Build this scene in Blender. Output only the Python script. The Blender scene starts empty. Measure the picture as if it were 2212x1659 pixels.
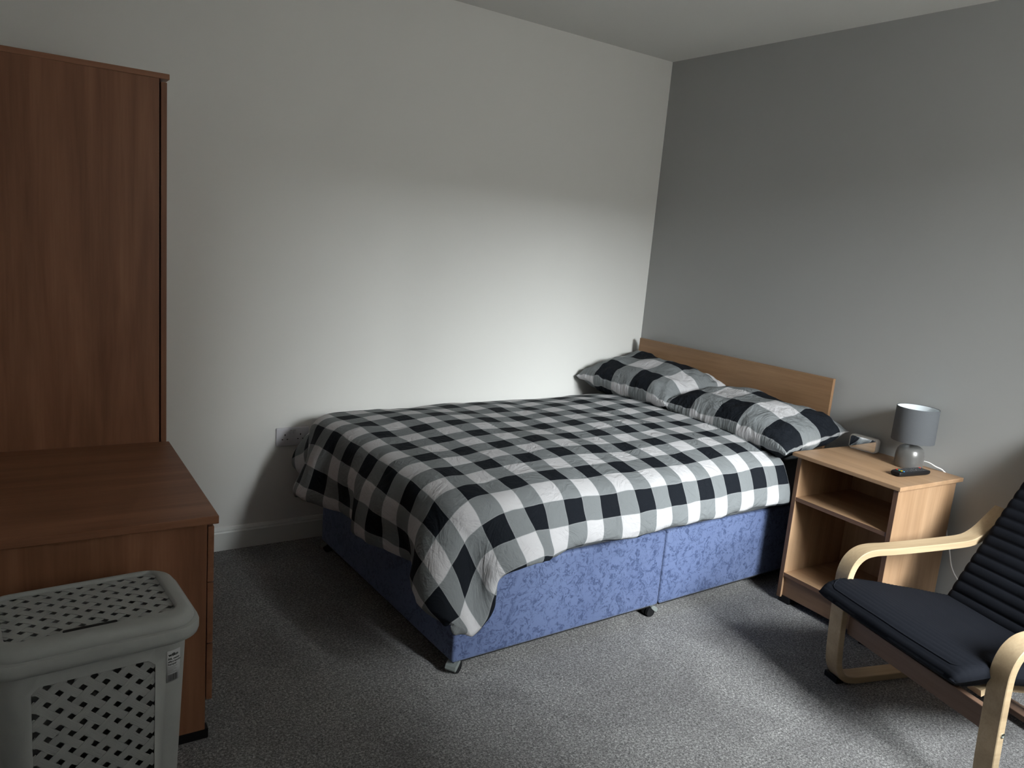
import bpy, bmesh, math, random
import numpy as np
from mathutils import Vector, Matrix, noise as mnoise

random.seed(7)
PI = math.pi
R = math.radians
scn = bpy.context.scene
C = scn.collection

# ------------------------------------------------------------------ camera
CAM_F = 1665.5772
def setup_camera():
    yaw, pi_, ro = R(-34.9558), R(-10.5673), R(4.9164)
    fwd = Vector((-math.sin(yaw) * math.cos(pi_), math.cos(yaw) * math.cos(pi_), math.sin(pi_)))
    r = fwd.cross(Vector((0, 0, 1))).normalized()
    u = r.cross(fwd)
    r2 = r * math.cos(ro) + u * math.sin(ro)
    u2 = -r * math.sin(ro) + u * math.cos(ro)
    cd = bpy.data.cameras.new('camera')
    cd.sensor_width = 36.0
    cd.lens = 36.0 * CAM_F / 2212.0
    cd.clip_start = 0.02
    co = bpy.data.objects.new('camera', cd)
    C.objects.link(co)
    m = Matrix((r2, u2, -fwd)).transposed().to_4x4()
    m.translation = Vector((-3.1366, -3.2309, 1.4113))
    co.matrix_world = m
    scn.camera = co
setup_camera()

# ------------------------------------------------------------------ light
scn.view_settings.view_transform = 'Standard'
scn.view_settings.look = 'None'
scn.view_settings.gamma = 1.0
scn.view_settings.use_curve_mapping = False
scn.view_settings.exposure = 0.9

world = bpy.data.worlds.new('overcast_sky')
scn.world = world
world.use_nodes = True
wn = world.node_tree
wn.nodes['Background'].inputs[0].default_value = (1.0, 0.96, 0.90, 1)
wn.nodes['Background'].inputs[1].default_value = 3.5

ROOM_X0, ROOM_Y0, H = -3.42, -3.38, 2.428
WIN = (-1.56, -0.44, 0.95, 2.15)          # window opening x0,x1,z0,z1 in the front wall
REVEAL = 0.34

def area(name, loc, target, sx, sy, power, color):
    l = bpy.data.lights.new(name, 'AREA')
    l.shape = 'RECTANGLE'; l.size = sx; l.size_y = sy
    l.energy = power; l.color = color
    o = bpy.data.objects.new(name, l)
    C.objects.link(o)
    o.location = loc
    d = Vector(target) - Vector(loc)
    o.rotation_euler = d.to_track_quat('-Z', 'Y').to_euler()
    return o
# daylight: the overcast sky seen through the window
area('daylight_sky', (-1.38, ROOM_Y0 - 2.7, 4.35), (-1.38, ROOM_Y0 - 0.7, 2.35), 1.9, 5.0, 1980, (0.965, 0.985, 1.0))

# ------------------------------------------------------------------ helpers
def link(name, me, mat=None, parent=None):
    o = bpy.data.objects.new(name, me)
    C.objects.link(o)
    if mat is not None and not me.materials:
        for m_ in (mat if isinstance(mat, (list, tuple)) else [mat]):
            me.materials.append(m_)
    if parent is not None:
        o.parent = parent
    return o

def from_bm(name, bm, mat=None, parent=None, smooth=False, auto=None):
    me = bpy.data.meshes.new(name)
    bm.normal_update()
    if smooth:
        for f in bm.faces: f.smooth = True
        if auto is not None:
            for e in bm.edges:
                if len(e.link_faces) == 2 and e.calc_face_angle(0) > R(auto):
                    e.smooth = False
    bm.to_mesh(me); bm.free()
    return link(name, me, mat, parent)

def thing(name, label, cat, loc=(0, 0, 0), rot=0.0, group=None):
    o = bpy.data.objects.new(name, None)
    C.objects.link(o)
    o.empty_display_size = 0.1
    o.location = loc
    o.rotation_euler = (0, 0, rot)
    tag(o, label, cat, group)
    return o

def tag(o, label, cat, group=None):
    o['label'] = label; o['category'] = cat
    if group: o['group'] = group
    return o

def struct(o):
    o['kind'] = 'structure'
    return o

def box(bm, x0, x1, y0, y1, z0, z1, bev=0.0, seg=2, mi=0):
    vs = [bm.verts.new(p) for p in ((x0, y0, z0), (x1, y0, z0), (x1, y1, z0), (x0, y1, z0),
                                    (x0, y0, z1), (x1, y0, z1), (x1, y1, z1), (x0, y1, z1))]
    fs = [bm.faces.new([vs[i] for i in q]) for q in
          ((0, 3, 2, 1), (4, 5, 6, 7), (0, 1, 5, 4), (1, 2, 6, 5), (2, 3, 7, 6), (3, 0, 4, 7))]
    for f in fs: f.material_index = mi
    if bev > 0:
        es = list({e for f in fs for e in f.edges})
        bmesh.ops.bevel(bm, geom=es, offset=bev, segments=seg, affect='EDGES', profile=0.6, clamp_overlap=True)
    return fs

def board(name, parent, mat, b, bev=0.0012):
    bm = bmesh.new()
    box(bm, *b, bev=bev)
    return from_bm(name, bm, mat, parent)

def loft(bm, rings, close=True, cap0=False, cap1=False):
    """rings: list of lists of points, each the same length"""
    vr = [[bm.verts.new(p) for p in r] for r in rings]
    n = len(vr[0])
    for a, b in zip(vr[:-1], vr[1:]):
        for i in range(n if close else n - 1):
            j = (i + 1) % n
            bm.faces.new((a[i], a[j], b[j], b[i]))
    if cap0: bm.faces.new(list(reversed(vr[0])))
    if cap1: bm.faces.new(vr[-1])
    return vr

def lathe(bm, prof, n=64, c=(0, 0)):
    return loft(bm, [[(c[0] + r * math.cos(2 * PI * i / n), c[1] + r * math.sin(2 * PI * i / n), z) for i in range(n)]
                     for r, z in prof], cap0=prof[0][0] > 1e-6, cap1=prof[-1][0] > 1e-6)

def catmull(pts, n=8):
    P_ = [Vector(p) for p in pts]
    P_ = [P_[0] * 2 - P_[1]] + P_ + [P_[-1] * 2 - P_[-2]]
    out = []
    for i in range(1, len(P_) - 2):
        for k in range(n):
            t = k / n
            a, b, c, d = P_[i - 1], P_[i], P_[i + 1], P_[i + 2]
            out.append(0.5 * ((2 * b) + (c - a) * t + (2 * a - 5 * b + 4 * c - d) * t * t + (3 * b - a - 3 * c + d) * t ** 3))
    out.append(P_[-2])
    return out

def tube(bm, pts, r, n=10):
    pts = [Vector(p) for p in pts]
    rings = []
    up = Vector((0, 0, 1))
    for i, p in enumerate(pts):
        t = (pts[min(i + 1, len(pts) - 1)] - pts[max(i - 1, 0)]).normalized()
        s = t.cross(up)
        if s.length < 1e-3: s = t.cross(Vector((1, 0, 0)))
        s.normalize(); w = s.cross(t)
        rings.append([p + s * (r * math.cos(2 * PI * k / n)) + w * (r * math.sin(2 * PI * k / n)) for k in range(n)])
    loft(bm, rings, cap0=True, cap1=True)

def rrect(x0, x1, y0, y1, r, n=6):
    """rounded rectangle outline, counter-clockwise"""
    out = []
    for cx, cy, a0 in ((x1 - r, y0 + r, -90), (x1 - r, y1 - r, 0), (x0 + r, y1 - r, 90), (x0 + r, y0 + r, 180)):
        for k in range(n + 1):
            a = R(a0 + 90 * k / n)
            out.append((cx + r * math.cos(a), cy + r * math.sin(a)))
    return out

# ------------------------------------------------------------------ materials
def new_mat(name):
    m = bpy.data.materials.new(name)
    m.use_nodes = True
    nt = m.node_tree
    return m, nt, nt.nodes['Principled BSDF']

def N(nt, t, **kw):
    n = nt.nodes.new(t)
    for k, v in kw.items():
        setattr(n, k, v)
    return n

def ramp(nt, stops):
    n = nt.nodes.new('ShaderNodeValToRGB')
    e = n.color_ramp.elements
    while len(e) > 1: e.remove(e[-1])
    e[0].position = stops[0][0]; e[0].color = tuple(stops[0][1]) + (1,)
    for p, c in stops[1:]:
        x = e.new(p); x.color = tuple(c) + (1,)
    return n

def coords(nt, scale=(1, 1, 1), kind='Object', rot=(0, 0, 0)):
    tc = nt.nodes.new('ShaderNodeTexCoord')
    mp = nt.nodes.new('ShaderNodeMapping')
    mp.inputs['Scale'].default_value = scale
    mp.inputs['Rotation'].default_value = rot
    nt.links.new(tc.outputs[kind], mp.inputs[0])
    return mp.outputs[0]

def noise_tex(nt, vec, scale, detail=4, rough=0.5, dist=0.0):
    n = nt.nodes.new('ShaderNodeTexNoise')
    n.inputs['Scale'].default_value = scale
    n.inputs['Detail'].default_value = detail
    n.inputs['Roughness'].default_value = rough
    n.inputs['Distortion'].default_value = dist
    nt.links.new(vec, n.inputs['Vector'])
    return n

def bump(nt, bsdf, height, strength=0.3, dist=0.01):
    b = nt.nodes.new('ShaderNodeBump')
    b.inputs['Strength'].default_value = strength
    b.inputs['Distance'].default_value = dist
    nt.links.new(height, b.inputs['Height'])
    nt.links.new(b.outputs[0], bsdf.inputs['Normal'])
    return b

def mix(nt, a, b, fac, blend='MIX'):
    m = nt.nodes.new('ShaderNodeMix')
    m.data_type = 'RGBA'; m.blend_type = blend
    for sock, v in ((m.inputs[0], fac), (m.inputs[6], a), (m.inputs[7], b)):
        if isinstance(v, bpy.types.NodeSocket): nt.links.new(v, sock)
        elif isinstance(v, (int, float)): sock.default_value = v
        else: sock.default_value = tuple(v) + (1,)
    return m.outputs[2]

def math_n(nt, op, a, b=None, c=None):
    m = nt.nodes.new('ShaderNodeMath'); m.operation = op
    for i, v in enumerate((a, b, c)):
        if v is None: continue
        if isinstance(v, bpy.types.NodeSocket): nt.links.new(v, m.inputs[i])
        else: m.inputs[i].default_value = v
    return m.outputs[0]

def plain(name, col, rough=0.6, metal=0.0, spec=0.5, var=0.04, vscale=30, bmp=0.0, bscale=200, coat=0.0):
    m, nt, b = new_mat(name)
    v = coords(nt)
    n = noise_tex(nt, v, vscale, 3)
    c = mix(nt, [x * (1 - var) for x in col], [min(1, x * (1 + var)) for x in col], n.outputs[0])
    nt.links.new(c, b.inputs['Base Color'])
    b.inputs['Roughness'].default_value = rough
    b.inputs['Metallic'].default_value = metal
    b.inputs['Specular IOR Level'].default_value = spec
    b.inputs['Coat Weight'].default_value = coat
    if bmp:
        n2 = noise_tex(nt, v, bscale, 4)
        bump(nt, b, n2.outputs[0], bmp, 0.002)
    return m

def wood(name, axis, light, dark, scale=1.0, rough=0.42, contrast=1.0):
    m, nt, b = new_mat(name)
    s = [14.0 * scale] * 3
    s[axis] = 1.1 * scale
    v = coords(nt, s)
    n1 = noise_tex(nt, v, 1.0, 5, 0.55, 0.6)
    s2 = [140.0] * 3; s2[axis] = 5.0
    n2 = noise_tex(nt, coords(nt, s2), 1.0, 3, 0.6)
    s3 = [5.0] * 3; s3[axis] = 0.45
    n3 = noise_tex(nt, coords(nt, s3), 1.0, 3, 0.5, 1.5)
    r1 = ramp(nt, [(0.30, dark), (0.5, [(a + b_) / 2 for a, b_ in zip(light, dark)]), (0.68, light)])
    nt.links.new(n1.outputs[0], r1.inputs[0])
    r3 = ramp(nt, [(0.35, (0.82, 0.80, 0.78)), (0.65, (1.06, 1.05, 1.04))])
    nt.links.new(n3.outputs[0], r3.inputs[0])
    r2 = ramp(nt, [(0.35, (0.86, 0.84, 0.82)), (0.6, (1, 1, 1))])
    nt.links.new(n2.outputs[0], r2.inputs[0])
    c = mix(nt, r1.outputs[0], r3.outputs[0], 1.0, 'MULTIPLY')
    c = mix(nt, c, r2.outputs[0], 0.6 * contrast, 'MULTIPLY')
    nt.links.new(c, b.inputs['Base Color'])
    b.inputs['Roughness'].default_value = rough
    b.inputs['Specular IOR Level'].default_value = 0.35
    bump(nt, b, n2.outputs[0], 0.08, 0.001)
    return m

DIM_L, DIM_D = (0.315, 0.148, 0.084), (0.20, 0.085, 0.047)  # same laminate as the bedside cabinet, dim light's redness put into the colour
BE_L, BE_D = (0.47, 0.305, 0.185), (0.34, 0.205, 0.115)
M = {}
for i, a in enumerate('xyz'):
    M['cherry_' + a] = wood('cherry_laminate_' + a, i, DIM_L, DIM_D)
    M['beech_' + a] = wood('beech_laminate_' + a, i, BE_L, BE_D)
    M['birch_' + a] = wood('birch_veneer_' + a, i, (0.66, 0.52, 0.36), (0.56, 0.42, 0.27), rough=0.38)
M['edge'] = wood('dark_edging', 1, (0.17, 0.095, 0.06), (0.12, 0.065, 0.04))
M['edge_z'] = wood('dark_edging_upright', 2, (0.17, 0.095, 0.06), (0.12, 0.065, 0.04))
M['walnut'] = wood('brown_rail_wood', 1, (0.24, 0.14, 0.095), (0.17, 0.095, 0.06))
M['black'] = plain('black_plastic', (0.008, 0.008, 0.009), 0.5, spec=0.25)
M['white_wall'] = plain('white_emulsion', (0.80, 0.79, 0.765), 0.85, spec=0.15, var=0.015, vscale=2, bmp=0.05, bscale=350)
M['ceiling'] = plain('ceiling_paint', (0.78, 0.775, 0.75), 0.9, spec=0.1, var=0.01, vscale=2, bmp=0.05, bscale=250)
M['grey_wall'] = plain('grey_emulsion', (0.405, 0.408, 0.405), 0.85, spec=0.2, var=0.02, vscale=2, bmp=0.05, bscale=350)
M['skirting'] = plain('white_satin_paint', (0.76, 0.77, 0.75), 0.4, var=0.01)
M['socket'] = plain('white_socket_plastic', (0.60, 0.59, 0.63), 0.3, var=0.01)
M['chrome'] = plain('bright_metal', (0.62, 0.66, 0.64), 0.25, 1.0)
M['hood'] = plain('pale_metal_hood', (0.30, 0.33, 0.32), 0.35, 0.4)
M['dark'] = plain('dark_void_plastic', (0.006, 0.006, 0.006), 0.7)
M['white_gloss'] = plain('white_gloss_plastic', (0.78, 0.76, 0.74), 0.25)
M['mirror'] = plain('mirror_glass', (0.85, 0.87, 0.88), 0.03, 1.0)
M['cable'] = plain('white_cable_rubber', (0.80, 0.80, 0.80), 0.4)
M['lamp_base'] = plain('grey_metallic_paint', (0.17, 0.165, 0.16), 0.28, 0.35, coat=0.3)
M['shade_in'] = plain('white_shade_lining', (0.75, 0.80, 0.84), 0.7)

def fabric(name, col, fine=900, rough=0.9, var=0.15, bmp=0.25):
    m, nt, b = new_mat(name)
    v = coords(nt)
    n = noise_tex(nt, v, fine, 2, 0.6)
    n2 = noise_tex(nt, v, 12, 4, 0.6)
    c = mix(nt, [x * (1 - var) for x in col], [x * (1 + var) for x in col], n.outputs[0])
    c = mix(nt, c, [x * (1 - var) for x in col], math_n(nt, 'MULTIPLY', n2.outputs[0], 0.4))
    nt.links.new(c, b.inputs['Base Color'])
    b.inputs['Roughness'].default_value = rough
    b.inputs['Sheen Weight'].default_value = 0.0
    b.inputs['Specular IOR Level'].default_value = 0.08
    bump(nt, b, n.outputs[0], bmp, 0.001)
    return m
M['shade'] = fabric('grey_shade_linen', (0.115, 0.12, 0.13), 500)
M['sheet'] = fabric('grey_sheet', (0.17, 0.18, 0.19), 300)
M['cushion'] = fabric('black_cushion_cotton', (0.0075, 0.0085, 0.012), 700, 0.85, 0.2, 0.3)

def carpet_mat():
    m, nt, b = new_mat('charcoal_carpet')
    v = coords(nt)
    n = noise_tex(nt, v, 170, 6, 0.75, 0.8)
    n2 = noise_tex(nt, v, 420, 3, 0.7)
    n3 = noise_tex(nt, v, 3.2, 5, 0.62, 0.6)
    r1 = ramp(nt, [(0.38, (0.065, 0.062, 0.061)), (0.50, (0.225, 0.218, 0.216)), (0.62, (0.62, 0.605, 0.60))])
    nt.links.new(n.outputs[0], r1.inputs[0])
    r2 = ramp(nt, [(0.3, (0.7, 0.7, 0.7)), (0.7, (1.25, 1.25, 1.25))])
    nt.links.new(n2.outputs[0], r2.inputs[0])
    r3 = ramp(nt, [(0.36, (0.78, 0.77, 0.78)), (0.62, (1.12, 1.12, 1.12))])
    nt.links.new(n3.outputs[0], r3.inputs[0])
    c = mix(nt, r1.outputs[0], r2.outputs[0], 1.0, 'MULTIPLY')
    c = mix(nt, c, r3.outputs[0], 1.0, 'MULTIPLY')
    nt.links.new(c, b.inputs['Base Color'])
    b.inputs['Roughness'].default_value = 0.95
    b.inputs['Specular IOR Level'].default_value = 0.1
    b.inputs['Sheen Weight'].default_value = 0.2
    h = math_n(nt, 'ADD', n.outputs[0], n2.outputs[0])
    bump(nt, b, h, 0.9, 0.006)
    return m
M['carpet'] = carpet_mat()

def divan_mat():
    m, nt, b = new_mat('blue_crushed_damask')
    v0 = coords(nt)
    wn_ = noise_tex(nt, v0, 16, 3, 0.6)
    off = nt.nodes.new('ShaderNodeVectorMath'); off.operation = 'SCALE'; off.inputs['Scale'].default_value = 0.10
    nt.links.new(wn_.outputs['Color'], off.inputs[0])
    add = nt.nodes.new('ShaderNodeVectorMath'); add.operation = 'ADD'
    nt.links.new(v0, add.inputs[0]); nt.links.new(off.outputs[0], add.inputs[1])
    def strokes(scale, rot, stretch, width, lo, hi, seed):
        mp = nt.nodes.new('ShaderNodeMapping')
        mp.inputs['Rotation'].default_value = rot
        mp.inputs['Scale'].default_value = stretch
        mp.inputs['Location'].default_value = (seed, seed * .7, seed * .3)
        nt.links.new(add.outputs[0], mp.inputs[0])
        n_ = noise_tex(nt, mp.outputs[0], scale, 2, 0.5, 1.2)
        d = math_n(nt, 'ABSOLUTE', math_n(nt, 'SUBTRACT', n_.outputs[0], 0.5))
        st = ramp(nt, [(0.0, (1, 1, 1)), (width * .5, (0.7, 0.7, 0.7)), (width, (0, 0, 0))])
        nt.links.new(d, st.inputs[0])
        g = noise_tex(nt, mp.outputs[0], scale * 1.15, 3, 0.6, 0.4)
        gate = ramp(nt, [(lo, (0, 0, 0)), (hi, (1, 1, 1))])
        nt.links.new(g.outputs[0], gate.inputs[0])
        return mix(nt, st.outputs[0], gate.outputs[0], 1.0, 'MULTIPLY'), n_
    m1, n1 = strokes(21, (0, R(35), 0), (1.6, 1, .7), 0.065, 0.45, 0.56, 0.0)
    m2, _n = strokes(24, (0, R(-40), 0), (.7, 1, 1.6), 0.060, 0.46, 0.57, 5.0)
    msk = mix(nt, m1, m2, 1.0, 'LIGHTEN')
    msk = math_n(nt, 'MULTIPLY', msk, 0.85)
    n3 = noise_tex(nt, v0, 5, 4, 0.6)
    base = mix(nt, (0.088, 0.120, 0.245), (0.135, 0.178, 0.315), n3.outputs[0])
    n4 = noise_tex(nt, v0, 60, 4, 0.7, 1.0)
    base = mix(nt, base, (0.058, 0.082, 0.175), math_n(nt, 'MULTIPLY', n4.outputs[0], 0.45))
    c = mix(nt, base, (0.018, 0.034, 0.095), msk)
    nt.links.new(c, b.inputs['Base Color'])
    b.inputs['Roughness'].default_value = 0.62
    b.inputs['Sheen Weight'].default_value = 0.12
    bump(nt, b, n1.outputs[0], 0.12, 0.003)
    return m
M['divan'] = divan_mat()

WHITE, GREY, BLACK = (0.51, 0.50, 0.515), (0.188, 0.200, 0.207), (0.009, 0.011, 0.015)
def gingham(name, period, pu, pv, wob=0.010, wrinkle=0.5):
    m, nt, b = new_mat(name)
    tc = nt.nodes.new('ShaderNodeTexCoord')
    uv = tc.outputs['UV']
    wn_ = noise_tex(nt, uv, 5.5, 2, 0.5)
    sub = nt.nodes.new('ShaderNodeVectorMath'); sub.operation = 'SUBTRACT'; sub.inputs[1].default_value = (0.5, 0.5, 0.5)
    nt.links.new(wn_.outputs['Color'], sub.inputs[0])
    sc = nt.nodes.new('ShaderNodeVectorMath'); sc.operation = 'SCALE'; sc.inputs['Scale'].default_value = wob
    nt.links.new(sub.outputs[0], sc.inputs[0])
    add = nt.nodes.new('ShaderNodeVectorMath'); add.operation = 'ADD'
    nt.links.new(uv, add.inputs[0]); nt.links.new(sc.outputs[0], add.inputs[1])
    sep = nt.nodes.new('ShaderNodeSeparateXYZ'); nt.links.new(add.outputs[0], sep.inputs[0])
    bands = []
    for sock, ph in ((sep.outputs[0], pu), (sep.outputs[1], pv)):
        t = math_n(nt, 'DIVIDE', math_n(nt, 'SUBTRACT', sock, ph), period)
        f = math_n(nt, 'FRACT', math_n(nt, 'ADD', t, 100.25))       # 0..0.5 is the dark band, centred on ph
        bands.append((math_n(nt, 'LESS_THAN', f, 0.5), f))
    s = math_n(nt, 'ADD', bands[0][0], bands[1][0])
    one = math_n(nt, 'GREATER_THAN', s, 0.5)
    two = math_n(nt, 'GREATER_THAN', s, 1.5)
    c = mix(nt, WHITE, GREY, one)
    c = mix(nt, c, BLACK, two)
    # pale thread line where the bands meet
    edges = []
    for _, f in bands:
        e = math_n(nt, 'ABSOLUTE', math_n(nt, 'SUBTRACT', math_n(nt, 'FRACT', math_n(nt, 'MULTIPLY', f, 2.0)), 0.5))
        edges.append(math_n(nt, 'GREATER_THAN', e, 0.5 - 0.0012 / period * 2))
    ed = math_n(nt, 'MAXIMUM', edges[0], edges[1])
    c = mix(nt, c, (0.36, 0.37, 0.38), math_n(nt, 'MULTIPLY', ed, 0.45))
    fine = noise_tex(nt, uv, 900, 2, 0.6)
    cc = mix(nt, (0.90, 0.90, 0.90), (1.08, 1.08, 1.08), fine.outputs[0])
    c = mix(nt, c, cc, 1.0, 'MULTIPLY')
    nt.links.new(c, b.inputs['Base Color'])
    b.inputs['Roughness'].default_value = 0.82
    b.inputs['Specular IOR Level'].default_value = 0.10
    b.inputs['Sheen Weight'].default_value = 0.0
    w1 = noise_tex(nt, uv, 9, 4, 0.55, 1.6)
    w2 = noise_tex(nt, uv, 28, 3, 0.55, 1.2)
    r = math_n(nt, 'ABSOLUTE', math_n(nt, 'SUBTRACT', w1.outputs[0], 0.5))
    h = math_n(nt, 'ADD', math_n(nt, 'MULTIPLY', r, -1.6), math_n(nt, 'MULTIPLY', w2.outputs[0], 0.35))
    bump(nt, b, h, wrinkle, 0.012)
    return m
M['duvet'] = gingham('duvet_gingham', 0.16, 0.103, 0.14, 0.024, 0.65)
M['pillow_a'] = gingham('pillowcase_gingham_far', 0.27, -0.135, -0.160, 0.02, 0.95)
M['pillow_b'] = gingham('pillowcase_gingham_near', 0.27, 0.020, -0.160, 0.02, 0.95)

def hamper_mat(name, ribs=False):
    m, nt, b = new_mat(name)
    v = coords(nt)
    n = noise_tex(nt, v, 40, 3)
    c = mix(nt, (0.335, 0.345, 0.335), (0.37, 0.38, 0.365), n.outputs[0])
    nt.links.new(c, b.inputs['Base Color'])
    b.inputs['Roughness'].default_value = 0.5
    b.inputs['Specular IOR Level'].default_value = 0.35
    if ribs:
        uvn = nt.nodes.new('ShaderNodeTexCoord')
        mp = nt.nodes.new('ShaderNodeMapping'); mp.inputs['Scale'].default_value = (30, 420, 1)
        nt.links.new(uvn.outputs['UV'], mp.inputs[0])
        n2 = noise_tex(nt, mp.outputs[0], 1.0, 3, 0.6)
        bump(nt, b, n2.outputs[0], 0.6, 0.002)
    else:
        n2 = noise_tex(nt, v, 500, 3)
        bump(nt, b, n2.outputs[0], 0.12, 0.001)
    return m
M['hamper'] = hamper_mat('grey_hamper_plastic')
M['hamper_rib'] = hamper_mat('grey_woven_plastic', True)

# ------------------------------------------------------------------ room shell
def quad_box(name, b, mat):
    bm = bmesh.new(); box(bm, *b)
    return struct(from_bm(name, bm, mat))
T = 0.12
quad_box('floor', (ROOM_X0 - T, T, ROOM_Y0 - T, T, -0.1, 0.0), M['carpet'])
quad_box('ceiling', (ROOM_X0 - T, T, ROOM_Y0 - T, T, H, H + 0.1), M['ceiling'])
quad_box('wall_back', (ROOM_X0 - T, T, 0.0, T, 0.0, H), M['white_wall'])
quad_box('wall_right', (0.0, T, ROOM_Y0 - T, 0.0, 0.0, H), M['grey_wall'])
quad_box('wall_left', (ROOM_X0 - T, ROOM_X0, ROOM_Y0 - T, 0.0, 0.0, H), M['white_wall'])
def front_wall():
    bm = bmesh.new()
    y0, y1 = ROOM_Y0 - REVEAL, ROOM_Y0
    x0, x1, z0, z1 = WIN
    box(bm, ROOM_X0 - T, x0, y0, y1, 0, H)
    box(bm, x1, T, y0, y1, 0, H)
    box(bm, x0, x1, y0, y1, 0, z0)
    box(bm, x0, x1, y0, y1, z1, H)
    struct(from_bm('wall_front', bm, M['white_wall']))
front_wall()
def window():
    x0, x1, z0, z1 = WIN
    y = ROOM_Y0 - REVEAL + 0.05
    bm = bmesh.new()
    f = 0.055
    xm = (x0 + x1) / 2
    for b in ((x0, x0 + f, y - .03, y + .03, z0, z1), (x1 - f, x1, y - .03, y + .03, z0, z1),
              (x0 + f, x1 - f, y - .03, y + .03, z0, z0 + f), (x0 + f, x1 - f, y - .03, y + .03, z1 - f, z1),
              (xm - .03, xm + .03, y - .03, y + .03, z0 + f, z1 - f)):
        box(bm, *b, bev=0.004)
    w = struct(from_bm('window_1', bm, M['skirting']))
    m, nt, b = new_mat('window_glass')
    b.inputs['Base Color'].default_value = (1, 1, 1, 1)
    b.inputs['Roughness'].default_value = 0.0
    b.inputs['IOR'].default_value = 1.0
    b.inputs['Transmission Weight'].default_value = 1.0
    tr = nt.nodes.new('ShaderNodeBsdfTransparent'); tr.inputs[0].default_value = (0.93, 0.95, 0.95, 1)
    gl = nt.nodes.new('ShaderNodeBsdfGlossy'); gl.inputs['Roughness'].default_value = 0.02
    mx = nt.nodes.new('ShaderNodeMixShader'); mx.inputs[0].default_value = 0.06
    nt.links.new(tr.outputs[0], mx.inputs[1]); nt.links.new(gl.outputs[0], mx.inputs[2])
    nt.links.new(mx.outputs[0], nt.nodes['Material Output'].inputs[0])
    for k, (a, c) in enumerate(((x0 + f, xm - .03), (xm + .03, x1 - f))):
        bm = bmesh.new(); box(bm, a, c, y - .003, y + .003, z0 + f, z1 - f)
        from_bm('pane', bm, m, w)
    bm = bmesh.new(); box(bm, x0 - .04, x1 + .04, ROOM_Y0 - REVEAL + .08, ROOM_Y0 + .05, z0 - .025, z0, bev=.004)
    struct(from_bm('trim_1', bm, M['skirting']))
window()

def skirting(name, pts):
    """profile swept along a straight wall: pts = (start, end, inward normal)"""
    (a, b, n) = pts
    a, b, n = Vector(a), Vector(b), Vector(n)
    prof = [(0, 0), (0.016, 0), (0.016, 0.078), (0.0135, 0.084), (0.0135, 0.090), (0.008, 0.098), (0.004, 0.101), (0, 0.101)]
    bm = bmesh.new()
    loft(bm, [[p + n * d + Vector((0, 0, z)) for d, z in prof] for p in (a, b)], cap0=True, cap1=True)
    bmesh.ops.recalc_face_normals(bm, faces=bm.faces)
    struct(from_bm(name, bm, M['skirting']))
skirting('baseboard_back', ((ROOM_X0 + .016, 0, 0), (-0.016, 0, 0), (0, -1, 0)))
skirting('baseboard_right', ((0, -0.0, 0), (0, ROOM_Y0, 0), (-1, 0, 0)))
skirting('baseboard_left', ((ROOM_X0, 0, 0), (ROOM_X0, ROOM_Y0, 0), (1, 0, 0)))

# ------------------------------------------------------------------ divan bed (frame rotated a touch off the wall)
BA = R(1.1438)
BLOC = (0.0, -0.70, 0.0)
def bed():
    root = thing('divan_bed', 'blue damask divan bed with a plain wooden headboard in the corner', 'bed', BLOC, BA)
    z0, z1 = 0.046, 0.355
    ya, yb = -0.55, 0.575
    def half(name, x0, x1):
        bm = bmesh.new()
        box(bm, x0, x1, ya, yb, z0, z1, bev=0.012, seg=3)
        o = from_bm(name, bm, M['divan'], root, smooth=True, auto=40)
        bm = bmesh.new(); box(bm, x0 + .01, x1 - .01, ya + .01, yb - .01, z0 - .006, z0 + .004)
        from_bm('base_lining', bm, M['dark'], o)
        return o
    xs = -1.931 + 0.95
    foot_half = half('divan_base', -1.931, xs - 0.003)
    head_half = half('divan_base', xs + 0.003, -0.062)
    # castors
    def castor(x, y, ang, par):
        bm = bmesh.new()
        ca, sa = math.cos(ang), math.sin(ang)
        n = 20
        for side in (-1, 1):
            rings = []
            for d in (side * .004, side * .016):
                rings.append([(x + math.cos(t) * .021 * ca - d * sa, y + math.cos(t) * .021 * sa + d * ca, .0215 + math.sin(t) * .021)
                              for t in [2 * PI * k / n for k in range(n)]])
            loft(bm, rings, cap0=True, cap1=True)
        bmesh.ops.recalc_face_normals(bm, faces=bm.faces)
        w = from_bm('castor', bm, M['black'], root, smooth=True, auto=40)
        bm = bmesh.new()
        cpts = [(0.0, .046), (.014, .045), (.030, .034), (.034, .024), (.030, .017), (.020, .020), (.006, .030), (-.004, .040)]
        loft(bm, [[(x + u * ca - d * sa, y + u * sa + d * ca, z) for u, z in cpts] for d in (-.0185, .0185)], cap0=True, cap1=True)
        bmesh.ops.recalc_face_normals(bm, faces=bm.faces)
        from_bm('castor_hood', bm, M['hood'], w)
        w['label'] = 'black castor with a bright metal hood'
    for x, y, a in ((-1.905, -.526, R(210)), (-1.905, .545, R(120)), (xs - .035, -.532, R(0)), (xs - .05, .54, R(30)),
                    (xs + .20, .54, R(30)), (-.12, -.50, R(50)), (-.12, .53, R(10))):
        castor(x, y, a, root)
    # headboard with battens behind it
    hb = board('headboard', root, M['headboard'], (-0.063, -0.045, -0.578, 0.630, 0.44, 0.929), 0.0015)
    for yy in (0.648, -0.45):
        bm = bmesh.new(); box(bm, -0.044, -0.024, yy - .02, yy + .0, 0.20, 0.905, bev=.002)
        from_bm('batten', bm, M['batten'], hb)
M['headboard'] = wood('headboard_laminate', 1, (0.37, 0.225, 0.125), (0.255, 0.145, 0.078))
M['batten'] = plain('batten_wood', (0.10, 0.085, 0.075), 0.7)
bed()

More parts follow.
